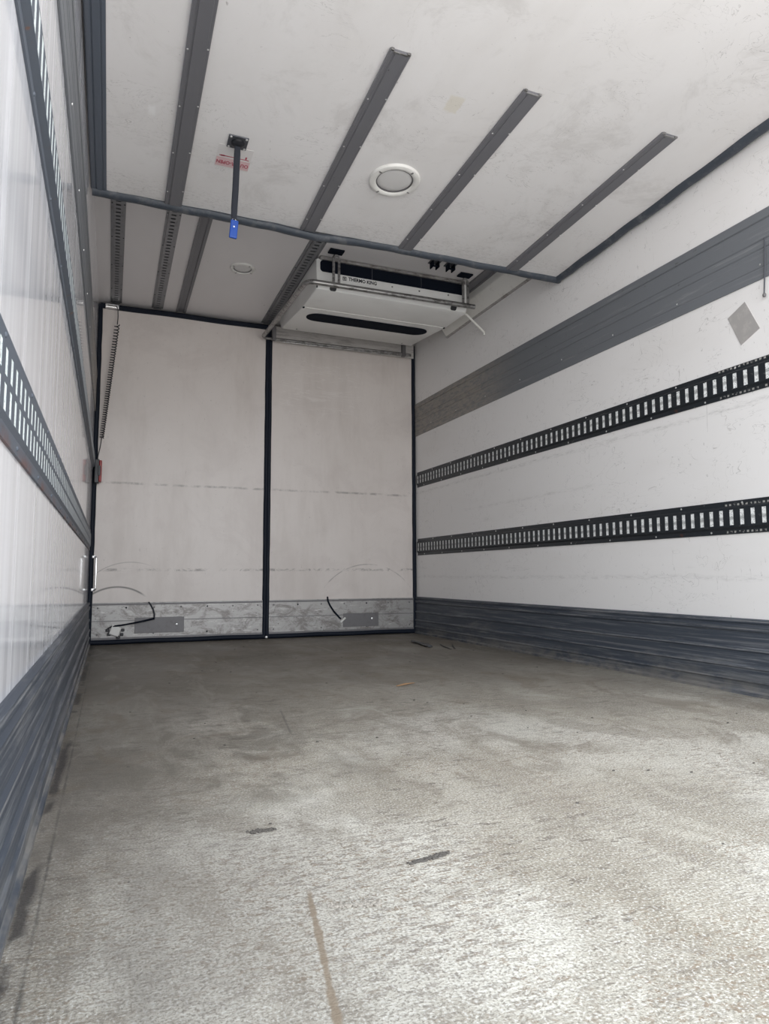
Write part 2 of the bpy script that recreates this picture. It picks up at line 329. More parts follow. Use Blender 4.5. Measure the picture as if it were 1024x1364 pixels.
M_ink = Mat('black_ink', (.01, .012, .02), .5)
M_patch = Mat('grey_patch_sheet', (.36, .345, .335), .45)
M_patch.mix(M_patch.noise(22, (1, 1, 1), 5, .7).ramp(.45, .7, 0, .6), (.46, .44, .42))
M_wood = Mat('splintered_wood', (.32, .19, .10), .7)
M_rock = Mat('dark_grit', (.10, .09, .08), .8)
M_grey = Mat('grey_bracket_metal', (.10, .105, .12), .4, .5)
M_arch = Mat('shell_outer_skin', (.7, .7, .7), .6)

# ------------------------------------------------------------------ structure of the truck body
BK = D+.30
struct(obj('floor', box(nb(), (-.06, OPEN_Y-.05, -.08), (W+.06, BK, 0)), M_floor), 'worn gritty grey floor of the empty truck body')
struct(obj('ceiling', box(nb(), (-.06, OPEN_Y, H), (W+.06, BK, H+.08)), M_ceil), 'dirty white roof lining at the far end')
struct(obj('wall_left', box(nb(), (-.06, OPEN_Y, 0), (0, BK, H)), M_left), 'glossy white left side wall')
struct(obj('wall_right', box(nb(), (W, OPEN_Y, 0), (W+.06, BK, H)), M_right), 'scratched white right side wall')
struct(obj('wall_back', box(nb(), (0, BK-.05, 0), (W, BK, H)), M_ceil), 'front wall of the body behind the bulkhead')
def kick(side):
    # profile (out from the wall, height), a grooved extrusion
    pr = [(0, 0), (.026, 0), (.026, .012), (.019, .016), (.019, .048), (.023, .052), (.023, .058), (.018, .062), (.018, .100), (.022, .104), (.022, .110), (.015, .115),
          (.013, .165), (.018, .169), (.018, .178), (.012, .183), (.011, .242), (.017, .247), (.019, .262), (.011, .267), (.011, .273), (.015, .278), (.015, .290), (.004, .294), (0, .294)]
    s, x0 = (1, 0) if side == 'left' else (-1, W)
    return obj('baseboard_'+side, prism(nb(), [(x0+s*a, b) for a, b in pr], OPEN_Y+.02, D-.035), M_kick)
struct(kick('left'), 'dark grooved kick strip along the left wall'); struct(kick('right'), 'dark grooved kick strip along the right wall')

# ------------------------------------------------------------------ bulkhead across the far end: two hinged partition panels
def bulkhead(x0, x1, label):
    t = thing('partition_panel', label, 'partition', ((x0+x1)/2, D, 0))
    cx = (x0+x1)/2
    def P(name, bm, mat, par=t, sm=False):
        if par is t: bmesh.ops.translate(bm, vec=(-cx, -D, 0), verts=bm.verts)
        return obj(name, bm, mat, par, sm)
    g = .020
    # board keeps truck coordinates for its marks, so its mesh sits in a child whose origin is put back at the truck origin
    b = obj('board', box(nb(), (x0+g, D-.012, .025), (x1-g, D+.05, H-.045), .002), M_door, t); b.location = (-cx, -D, 0)
    k = obj('kick_plate', box(nb(), (x0+g+.004, D-.017, .028), (x1-g-.004, D-.012, .286), .001), M_alu, t); k.location = (-cx, -D, 0)
    bm = nb(); box(bm, (x0+g+.004, D-.0195, .268), (x1-g-.004, D-.0165, .280), .001); box(bm, (x0+g+.004, D-.0185, .158), (x1-g-.004, D-.0165, .163)); box(bm, (x0+g+.004, D-.021, .034), (x1-g-.004, D-.0165, .048), .001)
    r = obj('kick_plate_ridge', bm, M_plate, k)
    for i in range(7):
        for z in ((.25,) if i % 2 else (.25, .07)):
            s = obj('rivet', lathe(nb(), [(.006, 0), (.0055, .002), (.003, .0035), (.0005, .004)], 10, basis((x0+.06+i*(x1-x0-.12)/6, D-.017, z), (1, 0, 0), (0, 0, 1), (0, -1, 0))), M_dark if i in (1, 4) else M_plate, k)
    for nm, a, b_, c, d in (('left', x0, 0, x0+g, H-.02), ('right', x1-g, 0, x1, H-.02)):
        bm = tube(nb(), [(((a+c)/2)+random.uniform(-.0015, .0015), D-.012, z/24*(H-.03)+.004) for z in range(25)], .0165, 10, 1.0)
        P('side_seal', bm, M_seal, t, True)
    P('bottom_seal', tube(nb(), [(x0+.01+(x1-x0-.02)*i/16, D-.012, .020-.002*math.sin(i*.9)) for i in range(17)], .018, 10), M_seal, t, True)
    P('top_seal', tube(nb(), [(x0+.01+(x1-x0-.02)*i/16, D-.008, H-.032-.002*math.sin(i*.7)) for i in range(17)], .021, 10), M_seal, t, True)
    return t, cx
SPL = 1.222
tl, cl = bulkhead(.004, SPL, 'left white bulkhead panel in black seals, long lever latch on its metal kick plate')
tr, crr = bulkhead(SPL, W-.004, 'right white bulkhead panel below the cooling unit, with smeared wipe marks near its top')
yk = -.018
def PX(par, c, name, bm, mat, sm=False):
    bmesh.ops.translate(bm, vec=(-c, 0, 0), verts=bm.verts); return obj(name, bm, mat, par, sm)
# left latch
lp = PX(tl, cl, 'latch_plate', box(nb(), (.305, yk-.004, .072), (.635, yk, .180), .0015), M_plate); lp['label'] = 'grey recessed latch plate'
PX(lp, 0, 'screw', lathe(nb(), [(.008, 0), (.007, .003), (.001, .0045)], 12, basis((.585-cl, yk-.004, .126), (1, 0, 0), (0, 0, 1), (0, -1, 0))), M_screw)
bm = nb(); box(bm, (.148, yk-.028, .062), (.212, yk, .128), .006); bmesh.ops.rotate(bm, cent=(.18, yk, .095), matrix=Matrix.Rotation(.35, 3, 'Y'), verts=bm.verts)
lh = PX(tl, cl, 'latch_housing', bm, M_trimw)
bm = nb()
for a, b in ((.130, .100), (.140, .072), (.228, .098), (.222, .068), (.200, .050)):
    box(bm, (a-.010, yk-.022, b-.010), (a+.012, yk-.002, b+.010), .004)
tube(bm, [(.150, yk-.015, .066), (.135, yk-.015, .112), (.165, yk-.018, .128)], .006, 8)
PX(tl, cl, 'latch_bolt', bm, M_black)
bm = nb(); tube(bm, [(.165, yk-.020, .125), (.25, yk-.032, .137), (.36, yk-.034, .157), (.430, yk-.026, .172)], [.009, .008, .009, .010], 10, .7)
PX(tl, cl, 'latch_lever', bm, M_dark, True)
def strap_strip(pts, w):
    bm = nb(); A = []
    for i, (x, y, z) in enumerate(pts):
        a, b = Vector(pts[max(i-1, 0)]), Vector(pts[min(i+1, len(pts)-1)]); t = (b-a).normalized(); n = Vector((t.z, 0, -t.x))*w/2
        A.append([bm.verts.new(Vector((x, y, z))+n*s+Vector((0, o, 0))) for s, o in ((-1, 0), (1, 0), (1, .002), (-1, .002))])
    for p, q in zip(A, A[1:]):
        for k in range(4): bm.faces.new((p[k], p[(k+1) % 4], q[(k+1) % 4], q[k]))
    bm.faces.new(A[0]); bm.faces.new(A[-1][::-1]); return bm
PX(tl, cl, 'latch_strap', strap_strip([(.432, -.038, .165), (.433, -.032, .20), (.424, -.028, .235), (.408, -.026, .265), (.392, -.024, .287)], .010), M_web)
# right latch: bare plate, broken strap
lp2 = PX(tr, crr, 'latch_plate', box(nb(), (1.83, yk-.004, .068), (2.125, yk, .172), .0015), M_plate)
PX(lp2, 0, 'screw', lathe(nb(), [(.009, 0), (.008, .003), (.001, .0045)], 12, basis((2.07-crr, yk-.004, .128), (1, 0, 0), (0, 0, 1), (0, -1, 0))), M_screw)
PX(tr, crr, 'latch_strap', strap_strip([(1.700, -.024, .305), (1.705, -.025, .27), (1.722, -.026, .235), (1.752, -.028, .19), (1.785, -.028, .155), (1.81, -.026, .130)], .012), M_dark)
bm = nb(); box(bm, (1.80, yk-.014, .114), (1.855, yk, .128), .004); bmesh.ops.rotate(bm, cent=(1.825, yk, .12), matrix=Matrix.Rotation(-.7, 3, 'Y'), verts=bm.verts)
PX(tr, crr, 'latch_housing', bm, M_trimw)
# grab handle on the hinge edge of the left panel
bm = nb(); tube(bm, rounded([(.028, -.018, .600), (.046, -.062, .600), (.046, -.062, .375), (.028, -.018, .375)], .012), .0055, 10)
for z in (.600, .375): box(bm, (.018, -.033, z-.010), (.040, -.022, z+.010), .003)
PX(tl, cl, 'grab_handle', bm, M_shine, True)['label'] = 'thin chrome pull bar'
# top hinge fitting with pin, left end
bm = nb(); box(bm, (.045, -.055, H-.052), (.135, -.018, H-.026), .004); tube(bm, [(.06, -.062, H-.038), (.125, -.062, H-.038)], .009, 10)
PX(tl, cl, 'hinge_fitting', bm, M_shine)
for par, c, x, z in ((tl, cl, SPL-.006, H-.046), (tr, crr, SPL+.004, .013)):
    PX(par, c, 'light_leak_dot', lathe(nb(), [(.011, 0), (.011, .004), (.006, .009), (.001, .010)], 12, basis((x, -.030, z), (1, 0, 0), (0, 0, 1), (0, -1, 0))), M_screw)  # bright metal dots added in place of daylight leaking at the seam

# ------------------------------------------------------------------ side rails
def rail(name, label, side, z0, z1, y0, y1, depth, mat, back, cat='rail', scr=None, ss=1., pitch=.0492, slot=(.019, .062), rows=1, group=None, gap=.0022):
    h = z1-z0; hc = h/2; n = int((y1-y0)/pitch)
    x = W if side == 'right' else 0; s = -1 if side == 'right' else 1
    t = thing(name, label, cat, (x, y0, z0), group=group)
    B = basis((0, 0, 0), (0, 1, 0), (0, 0, 1), (s, 0, 0))
    f = max(.016, h*.15)
    us = [0]
    for i in range(n):
        c = (i+.5)*pitch; us += [c-slot[0]/2, c+slot[0]/2]
    us += [n*pitch]
    if rows == 1: cuts = [hc-slot[1]/2, hc+slot[1]/2]; hj = (1,)
    else: cuts = [hc-slot[1]/2, hc-.005, hc+.005, hc+slot[1]/2]; hj = (1, 3)
    vs = [f+.008]+cuts+[h-f-.008]
    bm = nb(); L = n*pitch
    plate_with_holes(bm, us, vs, lambda i, j: j in hj and i % 2 == 1, depth-.0012, depth)
    for a, b, za, zb in ((0, f, .004, .004), (f, f+.008, .004, depth), (h-f-.008, h-f, depth, .004), (h-f, h, .004, .004)):
        q = [bm.verts.new(p) for p in ((0, a, za), (L, a, za), (L, b, zb), (0, b, zb), (0, a, 0), (L, a, 0), (L, b, 0), (0, b, 0))]
        for fc in ((0, 1, 2, 3), (7, 6, 5, 4), (0, 4, 5, 1), (2, 6, 7, 3), (0, 3, 7, 4), (1, 5, 6, 2)): bm.faces.new([q[k] for k in fc])
    bmesh.ops.transform(bm, matrix=B, verts=bm.verts)
    face = obj('rail_face', bm, mat, t)
    bm = box(nb(), (0, f+.008, depth-.006), (L, h-f-.008, depth-gap)); bmesh.ops.transform(bm, matrix=B, verts=bm.verts)
    obj('back_plate', bm, back, t)['label'] = 'bright zinc backing seen through the slots'
    k = 0; yy = .10
    proto = None
    while yy < L-.05:
        v = f*.5 if k % 2 else h-f*.5
        loc = B @ Vector((yy, v, .004))
        if proto is None:
            proto = obj('screw', lathe(nb(), [(.0045*ss, 0), (.004*ss, .0015*ss), (.002*ss, .0025*ss), (.0005*ss, .003*ss)], 8, B), scr or M_screw, t); o = proto
        else:
            o = proto.copy(); C.objects.link(o); o.parent = t
        o.location = loc; yy += .155; k += 1
    return t
rail('cargo_rail', 'upper black slotted cargo rail on the right wall', 'right', 1.184, 1.308, .30, D-.03, .011, M_rail, M_zinc, group=None)
rail('cargo_rail', 'lower black slotted cargo rail on the right wall above the kick strip', 'right', .628, .762, .30, D-.03, .011, M_rail, M_zinc)
rail('cargo_rail', 'upper grey slotted cargo rail on the glossy left wall', 'left', 1.190, 1.310, .22, D-.06, .015, M_lrail, M_zinc2, scr=M_lrail, ss=.9, gap=.0003, slot=(.022, .064))
rail('cargo_rail', 'lower grey slotted cargo rail on the glossy left wall', 'left', .642, .780, .22, D-.06, .008, M_lrail2, M_zinc2, scr=M_lrail, ss=.9, gap=.0003, slot=(.020, .078), rows=2)

def impact(side, label):
    x, s = (W, -1) if side == 'right' else (0, 1)
    t = thing('impact_strip', label, 'strip', (x+s*.0005, .3, 1.615))
    pr = [(0, 0), (.005, 0), (.006, .004), (.006, .040), (.004, .042), (.004, .046), (.006, .048), (.006, .112), (.003, .115), (.003, .119), (.006, .122), (.006, .146), (.003, .149), (.003, .153),
          (.006, .156), (.006, .226), (.003, .229), (.003, .232), (.008, .235), (.008, .268), (.005, .272), (0, .272)]
    o = obj('strip_face', prism(nb(), [(s*a, b) for a, b in pr], 0, D-.33), M_strip, t)
    first = None
    for i in range(11):
        for z in (.058, .238):
            if first is None:
                first = obj('screw', lathe(nb(), [(.004, 0), (.0035, .0015), (.0005, .002)], 8, basis((0, 0, 0), (0, 1, 0), (0, 0, 1), (s, 0, 0))), M_screw, t); q = first
            else: q = first.copy(); C.objects.link(q); q.parent = t
            q.location = (s*.006, .25+i*.42+(z > .1)*.16, z)
    return t
impact('right', 'wide grey grooved impact strip high on the right wall')
impact('left', 'grey impact strip high on the glossy left wall, seen edge-on beside the lifted panel')

# ------------------------------------------------------------------ the lifted bulkhead panel folded up under the roof
TH = math.atan(.047)
lift = thing('partition_panel', 'large white bulkhead panel lifted flat under the roof, four grey channels on it', 'partition', (0, 3.07, 2.135), (-TH, 0, 0))
LL = 2.30
obj('board', box(nb(), (.055, -LL, 0), (W-.035, -.02, .06), .002), M_lift, lift)
# left edge frame with ridges
pr = [(.004, .012), (.010, .000), (.022, -.004), (.026, .000), (.030, -.004), (.050, -.005), (.054, -.001), (.058, -.004), (.068, -.003), (.070, .004), (.070, .05), (.004, .05)]
obj('edge_profile', prism(nb(), pr, -LL, -.01), M_edge, lift)
def wob(p, q, n, amp, sag=None):
    out = []
    for i in range(n+1):
        t = i/n; v = Vector(p).lerp(Vector(q), t)
        v.z += amp*math.sin(i*1.7)*.5 + amp*math.sin(i*.61+1)*.6 - (sag(t) if sag else 0)
        v.y += amp*math.sin(i*.83+.4)*(1 if abs(p[0]-q[0]) > 1 else 0)
        v.x += amp*.8*math.sin(i*.9)*(1 if abs(p[0]-q[0]) < 1 else 0)
        out.append(v)
    return out
bump_ = lambda t: .016*math.exp(-((t-.40)/.09)**2)+.006*math.exp(-((t-.2)/.06)**2)
obj('end_seal', tube(nb(), wob((.01, -.006, -.002), (W-.012, -.006, -.002), 60, .0022, bump_), .024, 12, .75), M_lseal, lift, True)['label'] = 'wavy grey rubber lip at the far edge'
obj('side_seal', tube(nb(), wob((W-.030, 0, -.002), (W-.030, -LL, -.002), 48, .0028), .0235, 12, .9), M_lseal, lift, True)
def channel(x, y0, y1):
    bm = nb(); w = .037
    pr = [(-w, 0), (-w, -.011), (-w+.003, -.013), (-w+.012, -.013), (-w+.014, -.010), (-w+.019, -.010), (-w+.021, -.013), (w-.012, -.013), (w-.010, -.0105), (w-.003, -.0105), (w, -.009), (w, 0)]
    prism(bm, [(x+a, b) for a, b in pr], y0, y1)
    c = obj('channel', bm, M_chan, lift)
    k = nb()                                                    # bare torn end of the channel
    for dx, l in ((-.030, .008), (.030, .006)): box(k, (x+dx-.006, y0-l, -.012), (x+dx+.006, y0+.003, -.004), .0015)
    box(k, (x-.026, y0-.002, -.0138), (x+.026, y0+.004, -.0105), .0006)
    obj('channel_end', k, M_steel, c)
    for i in range(4):
        for dx in (-.031, .031):
            o = obj('rivet', lathe(nb(), [(.0035, 0), (.003, .001), (.0005, .0015)], 8, basis((x+dx, y1-.10-i*.27-(dx > 0)*.02, -.013), (1, 0, 0), (0, -1, 0), (0, 0, -1))), M_screw, c)
for x in (.345, .968, 1.482, 2.118): channel(x, -1.165, -.03)
def round_lamp(r):
    """ring trim with a shallow milky dome, facing down; origin on the lining"""
    ring = lathe(nb(), [(r, 0), (r, .004), (r*.97, .010), (r*.90, .013), (r*.80, .013), (r*.73, .008), (r*.70, .0), (r*.71, -.006)], 56, Matrix.Rotation(PI, 4, 'X'))
    dome = lathe(nb(), [(r*.70, 0), (r*.66, .003), (r*.45, .0055), (r*.2, .0065), (.001, .007)], 48, Matrix.Rotation(PI, 4, 'X'))
    clips = []
    for k in range(4):
        a = .5+k*PI/2; c = box(nb(), (-.007, -.004, -.0145), (.007, .004, -.009), .002)
        bmesh.ops.transform(c, matrix=Matrix.Translation((math.cos(a)*r*.86, math.sin(a)*r*.86, 0)) @ Matrix.Rotation(a, 4, 'Z'), verts=c.verts); clips.append(c)
    return ring, dome, clips
ring, dome, clips = round_lamp(.110)
gap = obj('ring_gap', lathe(nb(), [(.0795, 0), (.0795, .0068), (.0765, .0068), (.0765, 0)], 48, Matrix.Rotation(PI, 4, 'X')), M_plate, lift)
gap.location = (1.215, -.525, 0)
fit = obj('round_lamp_ring', ring, M_trimw, lift, True); fit.location = (1.215, -.525, 0)
obj('lamp_cover', dome, M_bulb, fit, True); [obj('ring_clip', c, M_steel, fit) for c in clips]
bm = nb()
for x in (.5, 1.9): box(bm, (x-.04, -LL+.02, .058), (x+.04, -LL+.10, .19), .004)
obj('hanger_block', bm, M_grey, lift)

# sticker on the lifted panel, then the pull strap (things of their own)
PM = Matrix.Translation((0, 3.07, 2.135)) @ Matrix.Rotation(-TH, 4, 'X')
def text_mesh(name, body, size, mat, mtx, parent=None, ext=.0004, align='CENTER', bold=0., sx=1.):
    cu = bpy.data.curves.new(name, 'FONT'); cu.body = body; cu.size = size; cu.extrude = ext; cu.align_x = align; cu.align_y = 'CENTER'; cu.offset = bold; cu.resolution_u = 3
    tmp = bpy.data.objects.new(name, cu); C.objects.link(tmp)
    bpy.context.view_layer.update(); dg = bpy.context.evaluated_depsgraph_get()
    me = bpy.data.meshes.new_from_object(tmp.evaluated_get(dg)); bpy.data.objects.remove(tmp); bpy.data.curves.remove(cu)
    me.transform(mtx @ Matrix.Diagonal((sx, 1, 1, 1))); me.materials.clear(); me.materials.append(mat.m)
    o = bpy.data.objects.new(name, me); C.objects.link(o)
    if parent: o.parent = parent
    return o
st = thing('sticker', 'small red and white OUTER-OPEN sticker upside down behind the pull strap', 'sticker', PM @ Vector((.547, -.43, -.0004)), (-TH, 0, 0))
# seen from below: letters' right is -x, up is +y turned over
DN = basis((0, 0, 0), (-1, 0, 0), (0, -1, 0), (0, 0, -1)) @ Matrix.Rotation(0, 4, 'Z')
FL = Matrix(((-1, 0, 0, 0), (0, 1, 0, 0), (0, 0, -1, 0), (0, 0, 0, 1)))      # text facing down; reads upside down from the rear
obj('sticker_sheet', box(nb(), (-.068, -.072, -.0006), (.068, .070, .0002)), M_stick, st)
obj('sticker_band', box(nb(), (-.067, .006, -.0010), (.067, .062, -.0005)), M_pink, st)
text_mesh('lettering', 'OUTER-OPEN', .030, M_redink, Matrix.Translation((0, .034, -.0012)) @ FL, st, bold=.0006, sx=.70)
bm = nb(); box(bm, (-.058, -.008, -.0012), (.060, -.004, -.0004))
box(bm, (-.052, -.010, -.0012), (-.036, -.002, -.0004)); box(bm, (.044, -.024, -.0012), (.050, -.010, -.0004)); box(bm, (.010, -.035, -.0012), (.016, -.022, -.0004))
obj('arrow_mark', bm, M_redink, st)
sp = thing('pull_strap', 'black webbing pull strap with a blue grip hanging from the lifted panel', 'strap', (.545, 2.535, 2.160))
bm = nb(); box(bm, (-.038, -.037, -.006), (.038, .037, -.001), .002)
mp = obj('mounting_plate', bm, M_grey, sp); mp.rotation_euler = (-TH, 0, 0)
k = nb()
for dx in (-.030, .030):
    for dy in (-.029, .029): lathe(k, [(.005, 0), (.004, .002), (.0005, .0025)], 8, basis((dx, dy, -.006), (1, 0, 0), (0, -1, 0), (0, 0, -1)))
obj('plate_screw', k, M_screw, mp)
obj('strap_hub', lathe(nb(), [(.026, .004), (.025, .012), (.014, .020), (.001, .021)], 24, Matrix.Rotation(PI, 4, 'X')), M_black, sp, True)
bm = nb(); pts = [(0, 0, -.01), (-.001, .002, -.05), (-.003, .003, -.12), (-.005, .003, -.20), (-.008, .004, -.27), (-.009, .004, -.318)]
tube(bm, pts, [.011, .0125, .0125, .0125, .0125, .011], 12, .28, (0, 1, 0)); obj('webbing', bm, M_web, sp, True)
bm = nb(); tube(bm, rounded([(-.018, .004, -.325), (-.009, .004, -.308), (.001, .004, -.325)], .004), .0022, 8); obj('grip_loop', bm, M_shine, sp)
bm = nb(); box(bm, (-.024, -.002, -.395), (.006, .010, -.322), .004, 3); bmesh.ops.rotate(bm, cent=(-.009, .004, -.36), matrix=Matrix.Rotation(.08, 3, 'Y'), verts=bm.verts)
gp = obj('grip', bm, M_blue, sp); obj('grip_stud', lathe(nb(), [(.004, 0), (.003, .002), (.0004, .0026)], 10, basis((-.009, -.002, -.350), (1, 0, 0), (0, 0, 1), (0, -1, 0))), M_screw, gp)

# ------------------------------------------------------------------ roof lining fittings at the far end
def ceil_rail(label, x, w, slotted=True, y0=2.6, mat=None, wall=0):
    t = thing('ceiling_rail', label, 'rail', (x, y0, H)); L = D-.03-y0
    mat = mat or M_ctrack
    bm = nb(); B = basis((0, 0, 0), (0, 1, 0), (1, 0, 0), (0, 0, -1))
    if slotted:
        n = int(L/.04); us = [0]
        for i in range(n): us += [i*.04+.012, i*.04+.028]
        us.append(L)
        plate_with_holes(bm, us, [-w*.32, -w*.16, w*.16, w*.32], lambda i, j: j == 1 and i % 2 == 1, .008, .0105)
        for a, b in ((-w/2, -w*.32), (w*.32, w/2)): box(bm, (0, a, 0), (L, b, .0045))
        for a in (-w*.32, w*.32): box(bm, (0, a-.0015, 0), (L, a+.0015, .0112))
        bmesh.ops.transform(bm, matrix=B, verts=bm.verts); obj('rail_face', bm, mat, t)
        bm = box(nb(), (0, -w*.3, .0005), (L, w*.3, .002)); bmesh.ops.transform(bm, matrix=B, verts=bm.verts); obj('slot_backing', bm, M_grey, t)
        for i in range(6):
            for v in (-w*.41, w*.41):
                o = obj('screw', lathe(nb(), [(.004, 0), (.003, .0015), (.0005, .002)], 8, B @ Matrix.Translation((.3+i*.38, v, .0045))), M_dark, t)
    else:
        pr = [(-w/2, 0), (-w/2, -.012), (-w*.3, -.012), (-w*.27, -.006), (w*.22, -.006), (w*.25, -.013), (w/2, -.013), (w/2, 0)]
        obj('rail_face', prism(bm, pr, 0, L), mat, t)
    return t
ceil_rail('slotted grey roof rail nearest the left wall', .115, .075)
ceil_rail('slotted grey roof rail second from the left wall', .394, .078)
ceil_rail('plain dark roof channel between slotted rails and the round lamp', .560, .068, False, mat=M_chan)
ceil_rail('slotted grey roof rail running along the cooling unit', 1.205, .100)
ceil_rail('plain grey roof channel next to the right wall', 2.345, .085, False, mat=M_chan)
lamp = thing('ceiling_lamp', 'round recessed lamp in the roof lining beyond the lifted panel', 'lamp', (.856, 4.18, H))
ring, dome, clips = round_lamp(.078)
obj('ring_gap', lathe(nb(), [(.0565, 0), (.0565, .0056), (.0535, .0056), (.0535, 0)], 40, Matrix.Rotation(PI, 4, 'X')), M_plate, lamp); obj('lamp_ring', ring, M_trimw, lamp, True); obj('lamp_cover', dome, M_bulb, lamp, True); [obj('ring_clip', c, M_steel, lamp) for c in clips]
# long white cable duct in the right-hand roof corner
t = thing('cable_duct', 'long off-white duct in the corner of roof and right wall', 'duct', (W, 2.6, H))
obj('duct_cover', prism(nb(), [(0, 0), (0, -.145), (-.016, -.150), (-.080, -.062), (-.082, -.052), (-.082, 0)], 0, 1.85), M_trimw, t)
obj('duct_lip', prism(nb(), [(0, -.147), (0, -.156), (-.010, -.156), (-.018, -.148)], 0, 1.86), M_alu, t)
for i, x in enumerate((1.955, 2.065)):
    t = thing('roof_bracket', ('left' if i == 0 else 'right')+'-hand small dark bracket under the roof behind the lifted panel lip', 'bracket', (x, 3.63, H))
    bm = nb(); box(bm, (-.035, -.03, -.006), (.035, .05, 0), .001); obj('bracket_plate', bm, M_grey, t)
    bm = nb(); box(bm, (-.026, -.01, -.045), (-.020, .04, -.004), .001); box(bm, (.012, -.01, -.045), (.018, .04, -.004), .001)
    tube(bm, [(-.03, .01, -.034), (.022, .01, -.034)], .006, 8); obj('bracket_hook', bm, M_dark, t)

# ------------------------------------------------------------------ cooling unit
ux0, ux1, uy0 = 1.245, 2.285, 3.84
unit = thing('cooling_unit', 'white cooling unit with black lettering hung below the roof in the far right corner', 'cooling unit', ((ux0+ux1)/2, uy0, H))
ucx = (ux0+ux1)/2; hw = (ux1-ux0)/2
prof = [(0, -.020), (0, -.165), (.004, -.190), (.014, -.206), (.034, -.213), (.30, -.204), (.33, -.200), (.35, -.200), (.90, -.148), (.93, -.135), (.95, -.10), (.95, -.004), (.03, -.004)]
bm = nb(); prism(bm, prof, -hw, hw, 'X'); es = [e for e in bm.edges if abs(e.verts[0].co.x-e.verts[1].co.x) < 1e-6]
bmesh.ops.bevel(bm, geom=es, offset=.008, segments=3, affect='EDGES', profile=.5)
obj('housing', bm, M_uwhite, unit, True)
# dark air slot across the front, framed
def rrect(w, h, r, n=6):
    o = []
    for cx_, cy_, a0 in ((w/2-r, h/2-r, 0), (-w/2+r, h/2-r, 90), (-w/2+r, -h/2+r, 180), (w/2-r, -h/2+r, 270)):
        for i in range(n+1):
            a = math.radians(a0+90*i/n); o.append((cx_+r*math.cos(a), cy_+r*math.sin(a)))
    return o
bm = nb(); prism(bm, [(a, b) for a, b in rrect(2*hw-.045, .072, .020)], 0, .004, 'Z')
bmesh.ops.transform(bm, matrix=basis((0, -.002, -.062), (1, 0, 0), (0, 0, 1), (0, -1, 0)), verts=bm.verts)
gr = obj('air_outlet', bm, M_dark, unit); gr['label'] = 'long dark outlet slot across the front'
bm = nb()
for x in (-.50+.34, -.50+.68): box(bm, (x-.0015, -.0085, -.096), (x+.0015, -.0055, -.028))
obj('outlet_divider', bm, M_grey, gr)
obj('top_flange', box(nb(), (-hw+.02, -.016, -.024), (hw-.02, .03, -.004), .002), M_alu, unit)
# crease line strip under the unit
bm = nb(); box(bm, (-hw+.004, .325, -.2045), (hw-.004, .332, -.199), .001); obj('seam_strip', bm, M_trimw, unit)
bm = nb()
for x in (-hw+.003, hw-.012): box(bm, (x, .320, -.207), (x+.012, .337, -.198), .002)
box(bm, (-hw+.002, .004, -.200), (-hw+.010, .016, -.168), .002)
obj('corner_clip', bm, M_dark, unit)
sl = math.atan2(.052, .55)
bm = nb(); prism(bm, rrect(.895, .175, .086, 10), 0, .005, 'Z')
bmesh.ops.transform(bm, matrix=Matrix.Translation((.005, .502, -.1855)) @ Matrix.Rotation(sl, 4, 'X') @ Matrix.Rotation(PI, 4, 'X'), verts=bm.verts)
it = obj('air_intake', bm, M_dark, unit); it['label'] = 'long oval dark intake on the underside'
for x in (-hw+.107, hw-.100):
    bm = nb(); prism(bm, rrect(.042, .036, .012), 0, .003, 'Z')
    bmesh.ops.transform(bm, matrix=Matrix.Translation((x, .003, -.190)) @ Matrix.Rotation(PI/2+.6, 4, 'X'), verts=bm.verts)
    obj('access_hole', bm, M_black, unit)
bm = nb()
for x, z in ((-hw+.175, -.112), (.17, -.118), (hw-.14, -.112), (-.02, -.12)): lathe(bm, [(.006, 0), (.005, .003), (.0005, .004)], 10, basis((x, 0, z), (1, 0, 0), (0, 0, 1), (0, -1, 0)))
for x, y in ((-.42, .86), (.42, .86)): lathe(bm, [(.006, 0), (.005, .003), (.0005, .004)], 10, basis((x, y, -.152), (1, 0, 0), (0, -1, 0), (0, 0, -1)))
obj('housing_screw', bm, M_steel, unit)
TF = basis((0, 0, 0), (1, 0, 0), (0, 0, 1), (0, -1, 0))
text_mesh('lettering', 'THERMO KING', .030, M_ink, Matrix.Translation((1.545-ucx, -.0005, -.118)) @ TF, unit, bold=.0010, sx=.93)
bm = nb()
for a, b, c, d in ((-.012, -.012, .012, -.009), (-.012, .009, .012, .012), (-.012, -.012, -.009, .012), (.009, -.012, .012, .012), (-.006, -.006, .006, -.003), (-.002, -.006, .002, .006), (-.006, .003, .006, .006)):
    box(bm, (a, -.001, b), (c, .001, d))
bmesh.ops.translate(bm, vec=(1.425-ucx, 0, -.119), verts=bm.verts); obj('emblem', bm, M_ink, unit)
